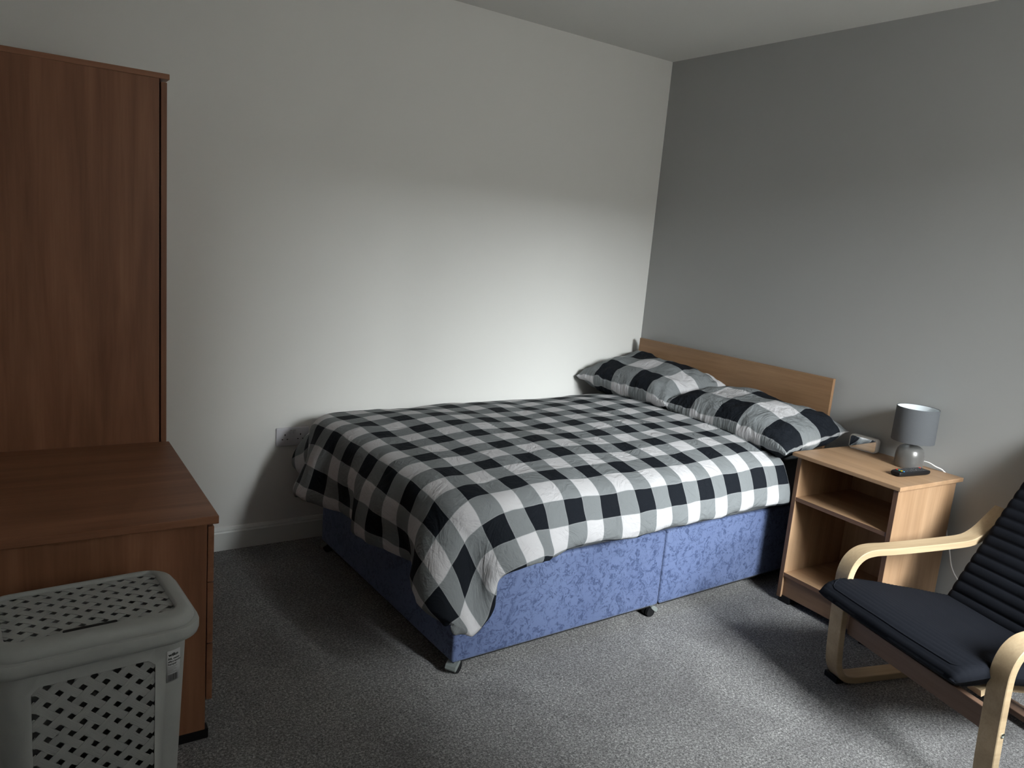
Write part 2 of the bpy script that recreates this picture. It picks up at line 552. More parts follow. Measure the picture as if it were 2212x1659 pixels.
def mattress():
    bm = bmesh.new()
    box(bm, -1.925, -0.075, -0.560, 0.575, 0.358, 0.560, bev=0.035, seg=5)
    o = from_bm('mattress', bm, M['sheet'], None, smooth=True)
    o.location = BLOC; o.rotation_euler = (0, 0, BA)
    tag(o, 'mattress in a grey sheet showing beside the bedside cabinet, under the duvet', 'mattress')
mattress()

# ------------------------------------------------------------------ duvet: cloth settled over the mattress (numpy position based dynamics)
XC0, YC0, YC1, ZC, RC = -1.950, -0.570, 0.575, 0.540, 0.080
def sstep(t):
    t = np.clip(t, 0, 1); return t * t * (3 - 2 * t)
def mound(x, y):
    m = 0.052 * (1 - np.clip(np.abs((y + 0.0) / 0.60), 0, 1) ** 3.2)
    m = m * (0.35 + 0.65 * sstep((x + 1.98) / 0.45)) * (0.9 + 0.35 * sstep((x + 1.2) / 0.9))
    m = m + 0.005 * np.sin(x * 9.0 + 1.0) * np.cos(y * 8.0 + x * 3) * sstep((x + 2.0) / 0.3)
    return m
def settle():
    h = 0.025
    nx, ny = 78, 65                       # along the bed, across it
    S, Tt = np.meshgrid(np.arange(nx) * h, np.arange(ny) * h, indexing='ij')
    X = -2.300 + S
    Y = -0.822 + Tt
    Z = np.full_like(X, ZC + RC + 0.03) + mound(X, Y) * (Y < .6)
    over = np.maximum(Y - 0.625, 0)
    Y = np.where(over > 0, 0.625 + 0.012 * np.sin(over * 40), Y)
    Z = Z - over
    P = np.stack([X, Y, Z], -1)
    rng = np.random.RandomState(3)
    P += rng.normal(0, 0.0008, P.shape)
    V = np.zeros_like(P)
    ywall = lambda x: 0.690 - x * math.sin(BA) - 0.012
    def solve(A, B, rest, k, kc=None):
        d = B - A
        L = np.sqrt((d * d).sum(-1, keepdims=True)) + 1e-9
        st = (L - rest) / L
        if kc is not None:
            kk = np.where(st < 0, kc, k)
        else: kk = k
        c = d * (0.5 * kk * st)
        A += c; B -= c
    dt = 0.016
    for step in range(150):
        V[..., 2] -= 9.8 * dt
        V *= 0.97
        P0 = P.copy()
        P += V * dt
        for it in range(14):
            for a in (0, 1):
                solve(P[a:nx - 1:2], P[a + 1:nx:2][:P[a:nx - 1:2].shape[0]], h, 1.0)
                solve(P[:, a:ny - 1:2], P[:, a + 1:ny:2][:, :P[:, a:ny - 1:2].shape[1]], h, 1.0)
            for a in (0, 1):
                n_ = P[a:nx - 1:2, :-1].shape[0]
                solve(P[a:nx - 1:2, :-1], P[a + 1:nx:2, 1:][:n_], h * 1.41421, 0.35)
                solve(P[a:nx - 1:2, 1:], P[a + 1:nx:2, :-1][:n_], h * 1.41421, 0.35)
            for st_, kb in ((2, 0.45), (4, 0.3), (8, 0.07)):
                # slices i and i+st_, coloured so that no point is used twice
                idx = np.arange(nx - st_)
                for par in (0, 1):
                    I = idx[((idx // st_) % 2) == par]
                    A_, B_ = P[I].copy(), P[I + st_].copy(); solve(A_, B_, h * st_, kb); P[I] = A_; P[I + st_] = B_
                idx = np.arange(ny - st_)
                for par in (0, 1):
                    I = idx[((idx // st_) % 2) == par]
                    A_, B_ = P[:, I].copy(), P[:, I + st_].copy(); solve(A_, B_, h * st_, kb); P[:, I] = A_; P[:, I + st_] = B_
            # collision with the padded bed
            x, y, z = P[..., 0], P[..., 1], P[..., 2]
            zz = z - mound(x, y)
            tp = np.clip((0.50 - z), 0, 1) * 0.10
            RP = 0.10
            ux = (XC0 + tp + RP) - x
            uy = np.maximum((YC0 + tp + RP) - y, y - (YC1 - RP))
            sgy = np.where(((YC0 + tp) - y) > (y - YC1), -1.0, 1.0)
            mx_, my_ = np.maximum(ux, 0), np.maximum(uy, 0)
            lxy = np.sqrt(mx_ ** 2 + my_ ** 2) + 1e-9
            dxy = lxy + np.minimum(np.maximum(ux, uy), 0) - RP
            qz = zz - ZC
            a_, b_ = np.maximum(dxy, 0), np.maximum(qz, 0)
            Lq = np.sqrt(a_ * a_ + b_ * b_) + 1e-9
            sd = Lq + np.minimum(np.maximum(dxy, qz), 0) - RC
            hit = sd < 0
            n = np.stack([-mx_ / lxy * a_, sgy * my_ / lxy * a_, b_], -1) / Lq[..., None]
            n = np.where((Lq < 1e-6)[..., None], np.array([0, 0, 1.0]), n)
            P = np.where(hit[..., None], P - n * sd[..., None], P)
            top = hit & (n[..., 2] > 0.5)
            fr = 0.6
            P[..., 0] = np.where(top, P[..., 0] * (1 - fr) + P0[..., 0] * fr, P[..., 0])
            P[..., 1] = np.where(top, P[..., 1] * (1 - fr) + P0[..., 1] * fr, P[..., 1])
            P[..., 1] = np.minimum(P[..., 1], ywall(P[..., 0]))
            P[..., 2] = np.maximum(P[..., 2], 0.02)
        V = (P - P0) / dt
    return P, h
def upsample(P):
    def up(A):
        n = A.shape[0]
        E = np.concatenate([[2 * A[0] - A[1]], A, [2 * A[-1] - A[-2]]])
        mid = (-E[:-3] + 9 * E[1:-2] + 9 * E[2:-1] - E[3:]) / 16
        out = np.empty((2 * n - 1,) + A.shape[1:])
        out[0::2] = A; out[1::2] = mid
        return out
    return np.swapaxes(up(np.swapaxes(up(P), 0, 1)), 0, 1)
def duvet():
    P, h = settle()
    P = upsample(P); h /= 2
    nx, ny = P.shape[:2]
    SI, TI = np.meshgrid(np.arange(nx) * h, np.arange(ny) * h, indexing='ij')
    Tmax = (ny - 1) * h
    def roundoff(S_, T_, a):
        u, v = np.clip(1 - S_ / a, 0, 1), np.clip(1 - T_ / a, 0, 1)
        u2, v2 = u * np.sqrt(1 - v * v / 2), v * np.sqrt(1 - u * u / 2)
        return np.where(S_ < a, (1 - u2) * a, S_), np.where(T_ < a, (1 - v2) * a, T_)
    SI, TI = roundoff(SI, TI, 0.29)
    SI, t2 = roundoff(SI, Tmax - TI, 0.34)
    TI = Tmax - t2
    # uneven hems
    for i in range(nx):
        for j in range(ny):
            e = min(SI[i, j], TI[i, j])
            if e < 0.2:
                w = (1 - min(i, j) * h / 0.2) if min(i, j) * h < .2 else 0
                d = 0.016 * mnoise.noise(Vector((i * h * 4.5, j * h * 4.5, 9.0))) + 0.006 * mnoise.noise(Vector((i * h * 17, j * h * 17, 3.0)))
                d = max(0, d + .008) * w
                if i < j: SI[i, j] += d
                else: TI[i, j] += d
    fi, fj = np.clip(SI / h, 0, nx - 1.001), np.clip(TI / h, 0, ny - 1.001)
    i0, j0 = fi.astype(int), fj.astype(int)
    a_, b_ = (fi - i0)[..., None], (fj - j0)[..., None]
    P = P.copy()
    sg, tg = np.meshgrid(np.arange(nx) * h, np.arange(ny) * h, indexing='ij')
    w = (sstep(1 - sg / 0.42) * sstep(1 - tg / 0.42))[..., None]
    P += w * np.array([0.035, -0.095, 0.050])
    w2 = (sstep(1 - np.abs(sg - 0.21) / 0.15) * sstep(1 - tg / 0.24))[..., None]
    P += w2 * np.array([0.0, -0.012, -0.075])
    P = P[i0, j0] * (1 - a_) * (1 - b_) + P[i0 + 1, j0] * a_ * (1 - b_) + P[i0, j0 + 1] * (1 - a_) * b_ + P[i0 + 1, j0 + 1] * a_ * b_
    gx = np.gradient(P, axis=0); gy = np.gradient(P, axis=1)
    Nn = np.cross(gx, gy); Nn /= np.linalg.norm(Nn, axis=-1, keepdims=True) + 1e-9
    for i in range(nx):
        for j in range(ny):
            s, t = i * h, j * h
            v = 0.0
            # long soft creases plus puckers by the seams
            v += 0.008 * mnoise.noise(Vector((s * 5.0, t * 5.0, 0.3)))
            v += 0.004 * mnoise.noise(Vector((s * 13.0, t * 9.0, 4.3)))
            e = min(s, t)
            if e < 0.32:
                w = (1 - e / 0.32)
                if s < t:
                    v += w * 0.018 * mnoise.noise(Vector((t * 11.0, s * 2.5, 1.7)))
                else:
                    v += w * 0.014 * mnoise.noise(Vector((s * 10.0, t * 2.5, 7.7)))
            # rounded, stuffed hem
            e2 = min(s, t, (nx - 1) * h - s)
            if e2 < 0.045:
                v -= 0.024 * (1 - math.sqrt(max(0, 1 - (1 - e2 / 0.045) ** 2)))
                v += 0.004 * mnoise.noise(Vector((s * 40.0, t * 40.0, 2.0)))
            P[i, j] += Nn[i, j] * v
    me = bpy.data.meshes.new('duvet')
    verts = P.reshape(-1, 3)
    idx = np.arange(nx * ny).reshape(nx, ny)
    faces = np.stack([idx[:-1, :-1], idx[1:, :-1], idx[1:, 1:], idx[:-1, 1:]], -1).reshape(-1, 4)
    me.from_pydata(verts.tolist(), [], faces.tolist())
    uvl = me.uv_layers.new(name='UVMap')
    uvs = np.stack([SI, TI], -1).reshape(-1, 2)
    lv = np.empty(len(me.loops), dtype=np.int32); me.loops.foreach_get('vertex_index', lv)
    uvl.data.foreach_set('uv', uvs[lv].astype(np.float32).ravel())
    me.polygons.foreach_set('use_smooth', [True] * len(me.polygons))
    me.materials.append(M['duvet'])
    o = link('duvet', me)
    o.location = BLOC; o.rotation_euler = (0, 0, BA)
    sd = o.modifiers.new('thickness', 'SOLIDIFY'); sd.thickness = 0.014; sd.offset = -1; sd.use_rim = True
    sb = o.modifiers.new('smooth', 'SUBSURF'); sb.levels = 1; sb.render_levels = 1
    tag(o, 'black, grey and white checked duvet spread over the bed', 'duvet')
duvet()

# ------------------------------------------------------------------ pillows
def pillow(name, label, mat, centre, rot, L=0.70, D=0.50, Tk=0.085, seed=0, pose=None, group='pillows against the headboard'):
    nu, nv = 64, 46
    me = bpy.data.meshes.new(name)
    verts, uvs = [], []
    def pt(u, v, side):
        a, b_ = abs(u), abs(v)
        # pinched outline: corners stand out, sides pulled in
        x = u * L / 2 * (1 - 0.055 * (1 - b_ ** 2) * a ** 3)
        y = v * D / 2 * (1 - 0.06 * (1 - a ** 2) * b_ ** 3)
        t = Tk * max(0.0, (1 - a ** 3.2)) ** 0.55 * max(0.0, (1 - b_ ** 3.0)) ** 0.55
        z = side * t
        w = 1 - max(0, (1 - a ** 3)) * max(0, (1 - b_ ** 3))
        z += t * 0.22 * mnoise.noise(Vector((u * 2.1 + seed, v * 1.9, side * 2.0)))
        z += (0.010 * w + 0.004) * mnoise.noise(Vector((u * 7 + seed, v * 6, side * 1.3))) * (1 if t > .004 else .3)
        z += 0.006 * mnoise.noise(Vector((u * 15 + seed, v * 3, side)))*w
        p = Vector((x, y, z))
        return pose(p, u, v) if pose else p
    grid = {}
    faces = []
    for side in (1, -1):
        for i in range(nu + 1):
            for j in range(nv + 1):
                u, v = -1 + 2 * i / nu, -1 + 2 * j / nv
                u = math.sin(u * PI / 2) * .5 + u * .5; v = math.sin(v * PI / 2) * .5 + v * .5
                border = i in (0, nu) or j in (0, nv)
                if border and side == -1:
                    grid[(i, j, -1)] = grid[(i, j, 1)]; continue
                grid[(i, j, side)] = len(verts)
                verts.append(pt(u, v, side)); uvs.append((u * L / 2, v * D / 2 * 1.1))
        for i in range(nu):
            for j in range(nv):
                q = [grid[(i, j, side)], grid[(i + 1, j, side)], grid[(i + 1, j + 1, side)], grid[(i, j + 1, side)]]
                faces.append(q if side == 1 else q[::-1])
    me.from_pydata([tuple(v) for v in verts], [], faces)
    uvl = me.uv_layers.new(name='UVMap')
    for l in me.loops: uvl.data[l.index].uv = uvs[l.vertex_index]
    me.polygons.foreach_set('use_smooth', [True] * len(me.polygons))
    me.materials.append(mat)
    o = link(name, me)
    o.location = centre
    o.rotation_euler = rot
    sb = o.modifiers.new('smooth', 'SUBSURF'); sb.levels = 1; sb.render_levels = 1
    tag(o, label, 'pillow', group)
    return o
# local x runs across the bed (towards the camera side), local y towards the headboard
def pose_a(p, u, v):
    p.z += 0.020 * max(0, v) ** 2
    if u < 0 and v > 0: p.z += 0.05 * u * u * v; p.x += 0.02 * (-u) * v
    return p
def pose_b(p, u, v):
    p.z += 0.015 * max(0, v) ** 2
    p.z -= 0.030 * max(0, u - 0.45) ** 2 * (1 - v)
    return p
pillow('pillow', 'checked pillow in the corner of the walls, the farther of the two', M['pillow_a'],
       (-0.268, -0.368, 0.740), (R(8), R(1), R(-90)), 0.68, 0.43, 0.105, 1.0, pose_a)
pillow('pillow', 'checked pillow beside the bedside cabinet with its corner poking out', M['pillow_b'],
       (-0.262, -1.035, 0.705), (R(5), R(2.5), R(-90)), 0.72, 0.43, 0.098, 5.0, pose_b)

# ------------------------------------------------------------------ bedside cabinet
def cabinet():
    root = thing('bedside_cabinet', 'open light wood bedside cabinet with two shelves beside the bed', 'cabinet',
                 (-.01, -1.8705, 0), R(-3.11))
    root.rotation_euler = (0, 0, R(-3.11))
    W0, W1 = 0.015, 0.460
    board('top_panel', root, M['beech_y'], (-.418, -.004, 0.0, .477, .637, .653), .002)
    for a, b_ in ((W0, W0 + .018), (W1 - .018, W1)):
        s = board('side_panel', root, M['beech_z'], (-.399, -.022, a, b_, .022, .637))
        bm = bmesh.new(); box(bm, -.4005, -.399, a, b_, .022, .637)
        from_bm('edge_band', bm, M['edge_z'], s)
    for nm, z in (('shelf', .459), ('bottom_shelf', .126)):
        s = board(nm, root, M['beech_y'], (-.397, -.03, W0 + .018, W1 - .018, z - .009, z + .007))
        bm = bmesh.new(); box(bm, -.3985, -.397, W0 + .018, W1 - .018, z - .009, z + .007)
        from_bm('edge_band', bm, M['edge'], s)
    board('plinth_panel', root, M['plinth'], (-.388, -.372, W0 + .018, W1 - .018, .030, .117))
    board('back_panel', root, M['beech_z'], (-.034, -.026, W0 + .018, W1 - .018, .03, .637), 0)
    for x in (-.37, -.05):
        for y in (W0 + .03, W1 - .03):
            bm = bmesh.new(); box(bm, x - .02, x + .02, y - .028, y + .028, 0, .030, bev=.003)
            from_bm('foot', bm, M['black'], root)
M['plinth'] = wood('brown_plinth_laminate', 1, (0.30, 0.185, 0.115), (0.22, 0.13, 0.08))
cabinet()

# ------------------------------------------------------------------ table lamp
def lamp():
    lx, ly = -0.095, -1.690
    root = thing('table_lamp', 'grey table lamp with a dome base and drum shade on the bedside cabinet', 'lamp', (lx, ly, .6535))
    bm = bmesh.new()
    prof = [(0.0510, 0.0), (0.0525, 0.003), (0.0530, 0.012), (0.0530, 0.044), (0.0520, 0.056), (0.0485, 0.070), (0.042, 0.080),
            (0.031, 0.087), (0.018, 0.0915), (0.010, 0.0935), (0.008, 0.100), (0.008, 0.128), (0.0001, 0.128)]
    lathe(bm, prof, 72)
    from_bm('base', bm, M['lamp_base'], root, smooth=True, auto=50)
    bm = bmesh.new()
    r0, r1, z0, z1, t = 0.0785, 0.0770, 0.106, 0.243, 0.0016
    lathe2 = [(r0, z0), (r0 + .0006, z0 + .002), (r1 + .0006, z1 - .002), (r1, z1), (r1 - t, z1), (r0 - t, z0)]
    n = 96
    vr = loft(bm, [[(r * math.cos(2 * PI * i / n), r * math.sin(2 * PI * i / n), z) for i in range(n)] for r, z in lathe2 + [lathe2[0]]])
    bmesh.ops.remove_doubles(bm, verts=bm.verts, dist=1e-5)
    sh = from_bm('lamp_shade', bm, M['shade'], root, smooth=True, auto=40)
    bm = bmesh.new()
    loft(bm, [[((r) * math.cos(2 * PI * i / n), (r) * math.sin(2 * PI * i / n), z) for i in range(n)]
              for r, z in ((r0 - t - .0004, z0 + .001), (r1 - t - .0004, z1 - .0015))])
    bmesh.ops.reverse_faces(bm, faces=bm.faces)
    from_bm('shade_lining', bm, M['shade_in'], sh, smooth=True)
    bm = bmesh.new()                                        # spider ring and bulb holder
    for k in range(3):
        a = 2 * PI * k / 3 + .4
        tube(bm, [(0.012 * math.cos(a), 0.012 * math.sin(a), .125), (.075 * math.cos(a), .075 * math.sin(a), .125)], .0012, 6)
    lathe(bm, [(0.013, .112), (.014, .14), (.013, .150), (.0001, .151)], 24)
    from_bm('bulb_holder', bm, M['white_gloss'], root, smooth=True, auto=40)
    cps = [(.046, -.006, .010), (.052, -.025, .024), (.055, -.050, .026), (.062, -.078, .016), (.080, -.100, .004), (.0885, -.118, -.03),
           (.086, -.140, -.18), (.070, -.186, -.30), (.055, -.215, -.36), (.05, -.26, -.41), (.05, -.33, -.50), (.052, -.42, -.640)]
    bm = bmesh.new(); tube(bm, catmull(cps, 10), .0026, 10)
    from_bm('cable', bm, M['cable'], root, smooth=True)
lamp()

# ------------------------------------------------------------------ mirrored alarm clock
def clock():
    # bottom front edge runs (-.09,.45) -> (-.044,.344) in the cabinet frame
    a = R(-3.11)
    def cab(x, y): return (-.01 + x * math.cos(a) - y * math.sin(a), -1.8705 + x * math.sin(a) + y * math.cos(a))
    p0, p1 = Vector(cab(-.074, .463)), Vector(cab(-.062, .342))
    d = (p1 - p0); ang = math.atan2(d.y, d.x)
    root = thing('alarm_clock', 'white mirror-faced alarm clock at the back of the bedside cabinet', 'clock', (p0.x, p0.y, .6535), ang)
    L, Hh, D = d.length, .060, .032
    # local x along the face, y = depth away from the viewer, tilted back slightly
    bm = bmesh.new()
    out = rrect(0, L, 0.001, Hh, .014, 8)
    def tilt(x, y, z): return (x, y + z * .03, z)
    sc = [(0.0, 0.0), (0.002, -.0015), (0.024, -.0015), (.030, .004), (.032, .012)]
    rings = []
    for yy, ins in sc:
        rings.append([tilt(L / 2 + (x - L / 2) * (1 - 2 * ins / L), yy, Hh / 2 + (z - Hh / 2) * (1 - 2 * ins / Hh)) for x, z in out])
    loft(bm, rings, cap0=True, cap1=True)
    bmesh.ops.recalc_face_normals(bm, faces=bm.faces)
    from_bm('case', bm, M['white_gloss'], root, smooth=True, auto=50)
    bm = bmesh.new()
    fo = rrect(.004, L - .004, .005, Hh - .004, .010, 8)
    loft(bm, [[tilt(x, y, z) for x, z in fo] for y in (-.0012, .001)], cap0=True, cap1=True)
    bmesh.ops.recalc_face_normals(bm, faces=bm.faces)
    from_bm('mirror_face', bm, M['mirror'], root)
clock()

# ------------------------------------------------------------------ remote control
def remote():
    a = R(-3.11)
    def cab(x, y): return (-.01 + x * math.cos(a) - y * math.sin(a), -1.8705 + x * math.sin(a) + y * math.cos(a))
    p0, p1 = Vector(cab(-.292, .105)), Vector(cab(-.085, .083))
    d = p1 - p0
    root = thing('remote_control', 'black television remote lying on the bedside cabinet in front of the lamp', 'remote control',
                 (p0.x, p0.y, .6535), math.atan2(d.y, d.x))
    L, Wd = .172, .046
    bm = bmesh.new()
    secs = [(0.0, .30), (.003, .55), (.010, .80), (.03, 1.0), (.15, .97), (.164, .85), (.170, .6), (.172, .35)]
    rings = []
    for x, s in secs:
        w = Wd / 2 * (0.82 + .18 * s); hh = .020 * (0.55 + .45 * s)
        z0 = .0006 + .010 * (1 - s) * .6
        rings.append([(x, yy * w, z0 + zz * (hh - z0 * .5)) for yy, zz in
                      ((-.72, 0), (.72, 0), (.93, .2), (1, .5), (.97, .85), (.90, 1), (-.90, 1), (-.97, .85), (-1, .5), (-.93, .2))])
    loft(bm, rings, cap0=True, cap1=True)
    bmesh.ops.recalc_face_normals(bm, faces=bm.faces)
    body = from_bm('casing', bm, M['black'], root, smooth=True, auto=35)
    cols = {'red': (.75, .03, .02), 'grn': (.02, .45, .30), 'yel': (.8, .65, .02), 'blu': (.05, .35, .75), 'gry': (.055, .055, .06)}
    mm = {k: plain('button_' + n_, cols[k], .5, var=.02) for k, n_ in
          (('red', 'red'), ('grn', 'green'), ('yel', 'yellow'), ('blu', 'blue'), ('gry', 'dark_grey'))}
    def button(x, y, mk, sx=.0032, sy=.0036):
        bm = bmesh.new(); box(bm, x - sx, x + sx, y - sy, y + sy, .0185, .0216, bev=.0007)
        from_bm('button', bm, mm[mk], body)
    for k, mk in enumerate(('red', 'grn', 'yel', 'blu')): button(.026, .0150 - .010 * k, mk, .0026, .0033)
    for r_ in range(13):
        for k in range(4):
            if r_ == 12 and k > 0: continue
            x = .036 + r_ * .0098
            mk = 'gry'
            if r_ == 12: mk = 'red'
            button(x, .0150 - .010 * k, mk)
remote()

# ------------------------------------------------------------------ chest of drawers and wardrobe
CORG, CROT = (-2.654, -1.273, 0), R(-1.27)
def chest():
    root = thing('chest_of_drawers', 'reddish wood chest of drawers behind the laundry hamper, below the wardrobe side', 'chest of drawers', CORG, CROT)
    D = .585
    board('top_panel', root, M['cherry_x'], (-D, .003, 0.0, .741, .628, .6495), .0025)
    for y0 in (.020, .705):
        board('side_panel', root, M['cherry_z'], (-D + .01, -.022, y0, y0 + .018, .030, .6245), .001)
    board('back_panel', root, M['cherry_z'], (-D + .01, -D + .016, .038, .705, .05, .62), 0)
    board('base_panel', root, M['cherry_y'], (-D + .02, -.03, .038, .705, .095, .113), 0)
    zs = [.1165, .2845, .4595, .6175]
    for z0, z1 in zip(zs[:-1], zs[1:]):
        dr = board('drawer', root, M['cherry_y'], (-.0195, -.004, .0215, .7215, z0 + .001, z1 - .003), .0015)
        bm = bmesh.new(); box(bm, -.40, -.02, .05, .69, z0 + .02, z1 - .04)
        from_bm('drawer_box', bm, M['cherry_x'], dr)
        zm = (z0 + z1) / 2
        bm = bmesh.new()
        tube(bm, catmull([(-.004, .31, zm), (.018, .315, zm), (.022, .37, zm), (.018, .425, zm), (-.004, .43, zm)], 6), .004, 8)
        from_bm('drawer_handle', bm, M['chrome'], dr, smooth=True)
    for y in (.022, .690):
        bm = bmesh.new(); box(bm, -D + .02, -.012, y, y + .028, 0.0, .030, bev=.003)
        from_bm('skid', bm, M['black'], root)
chest()
def wardrobe():
    root = thing('wardrobe', 'tall reddish wood wardrobe against the white wall at the left', 'wardrobe', CORG, CROT)
    D = .585
    y0, y1 = .744, 1.235
    board('top_panel', root, M['cherry_x'], (-D, .003, y0 - .001, y1, 1.806, 1.8225), .002)
    board('side_panel', root, M['cherry_z'], (-D + .01, -.0265, y0 + .001, y0 + .019, .03, 1.806), .001)
    board('side_panel', root, M['cherry_z'], (-D + .01, -.0265, y1 - .02, y1 - .002, .03, 1.806), .001)
    board('back_panel', root, M['cherry_z'], (-D + .01, -D + .016, y0 + .02, y1 - .02, .05, 1.80), 0)
    board('base_panel', root, M['cherry_y'], (-D + .02, -.03, y0 + .019, y1 - .02, .10, .118), 0)
    d = board('door', root, M['cherry_z'], (-.0215, -.004, y0 + .002, y1 - .003, .05, 1.797), .0015)
    bm = bmesh.new()
    tube(bm, catmull([(-.004, y1 - .05, .95), (.02, y1 - .05, .955), (.024, y1 - .05, 1.01), (.02, y1 - .05, 1.065), (-.004, y1 - .05, 1.07)], 6), .004, 8)
    from_bm('door_handle', bm, M['chrome'], d, smooth=True)
    for y in (y0 + .003, y1 - .035):
        bm = bmesh.new(); box(bm, -D + .02, -.02, y, y + .028, 0.0, .030, bev=.003)
        from_bm('skid', bm, M['black'], root)
wardrobe()

# ------------------------------------------------------------------ laundry hamper
def woven(name, parent, x0, x1, y0, y1, z, plane, c0):
    """diagonal basket weave in the rectangle, holes on the lattice 42.5 x 40 mm; plane maps (x, y, height) to 3D"""
    PX, PY = .0425, .0400
    L1 = math.hypot(PX / 2, PY / 2)
    me = bpy.data.meshes.new(name)
    verts, faces, uvs = [], [], []
    # strip family A runs along (PX, -PY), family B along (PX, PY); lattice lines of holes pass through c0
    for fam in (0, 1):
        dx, dy = PX / 2 / L1, (-PY / 2 if fam == 0 else PY / 2) / L1
        nx_, ny_ = -dy, dx
        ox, oy = PX / 2, (PY / 2 if fam == 0 else -PY / 2)         # step from one strip to the next
        pitch = abs(ox * nx_ + oy * ny_)
        wv = pitch * (.30 if fam == 0 else .285)
        for k in range(-30, 31):
            # strip centre lines lie halfway between rows of holes
            cx, cy = c0[0] + ox * (k + .5), c0[1] + oy * (k + .5)
            run = []
            n = 400
            for i in range(-n, n + 1):
                t = i * .0035
                px, py = cx + dx * t, cy + dy * t
                if x0 - .004 <= px <= x1 + .004 and y0 - .004 <= py <= y1 + .004:
                    ph = t / L1
                    hgt = .0006 * math.sin(PI * (ph + k))
                    hgt = hgt if fam == 0 else -.0006 * math.sin(PI * (ph + k))
                    run.append((px, py, hgt, t))
            if len(run) < 2: continue
            base = len(verts)
            for px, py, hgt, t in run:
                for q, dz in ((-1, 0), (-.33, 0), (.33, 0), (1, 0)):
                    verts.append(plane(px + nx_ * wv * q, py + ny_ * wv * q, z + hgt + dz))
                    uvs.append((t + k * .37, q * wv + k * .2))
            for i in range(len(run) - 1):
                for q in range(3):
                    a = base + i * 4 + q
                    faces.append((a, a + 4, a + 5, a + 1))
    me.from_pydata(verts, [], faces)
    uvl = me.uv_layers.new(name='UVMap')
    for l in me.loops: uvl.data[l.index].uv = uvs[l.vertex_index]
    me.polygons.foreach_set('use_smooth', [True] * len(me.polygons))
    o = link(name, me, M['hamper_rib'], parent)
    sd = o.modifiers.new('thickness', 'SOLIDIFY'); sd.thickness = .0014; sd.offset = 0; sd.use_even_offset = True
    for p_ in me.polygons: p_.use_smooth = False
    return o

def opening_sheet(bm, xs, ys, hole, f):
    """flat sheet on a grid with a chamfer-cornered hole; f maps (x,y) to 3D"""
    vt = {}
    def v(i, j):
        if (i, j) not in vt: vt[(i, j)] = bm.verts.new(f(xs[i], ys[j]))
        return vt[(i, j)]
    hx0, hx1, hy0, hy1 = hole
    for i in range(len(xs) - 1):
        for j in range(len(ys) - 1):
            inx = hx0 <= i < hx1; iny = hy0 <= j < hy1
            if inx and iny:
                cn = None
                if i == hx0 and j == hy0: cn = ((i, j), (i + 1, j), (i, j + 1))
                elif i == hx1 - 1 and j == hy0: cn = ((i + 1, j), (i + 1, j + 1), (i, j))
                elif i == hx1 - 1 and j == hy1 - 1: cn = ((i + 1, j + 1), (i, j + 1), (i + 1, j))
                elif i == hx0 and j == hy1 - 1: cn = ((i, j + 1), (i, j), (i + 1, j + 1))
                if cn: bm.faces.new([v(*q) for q in cn])
                continue
            bm.faces.new((v(i, j), v(i + 1, j), v(i + 1, j + 1), v(i, j + 1)))

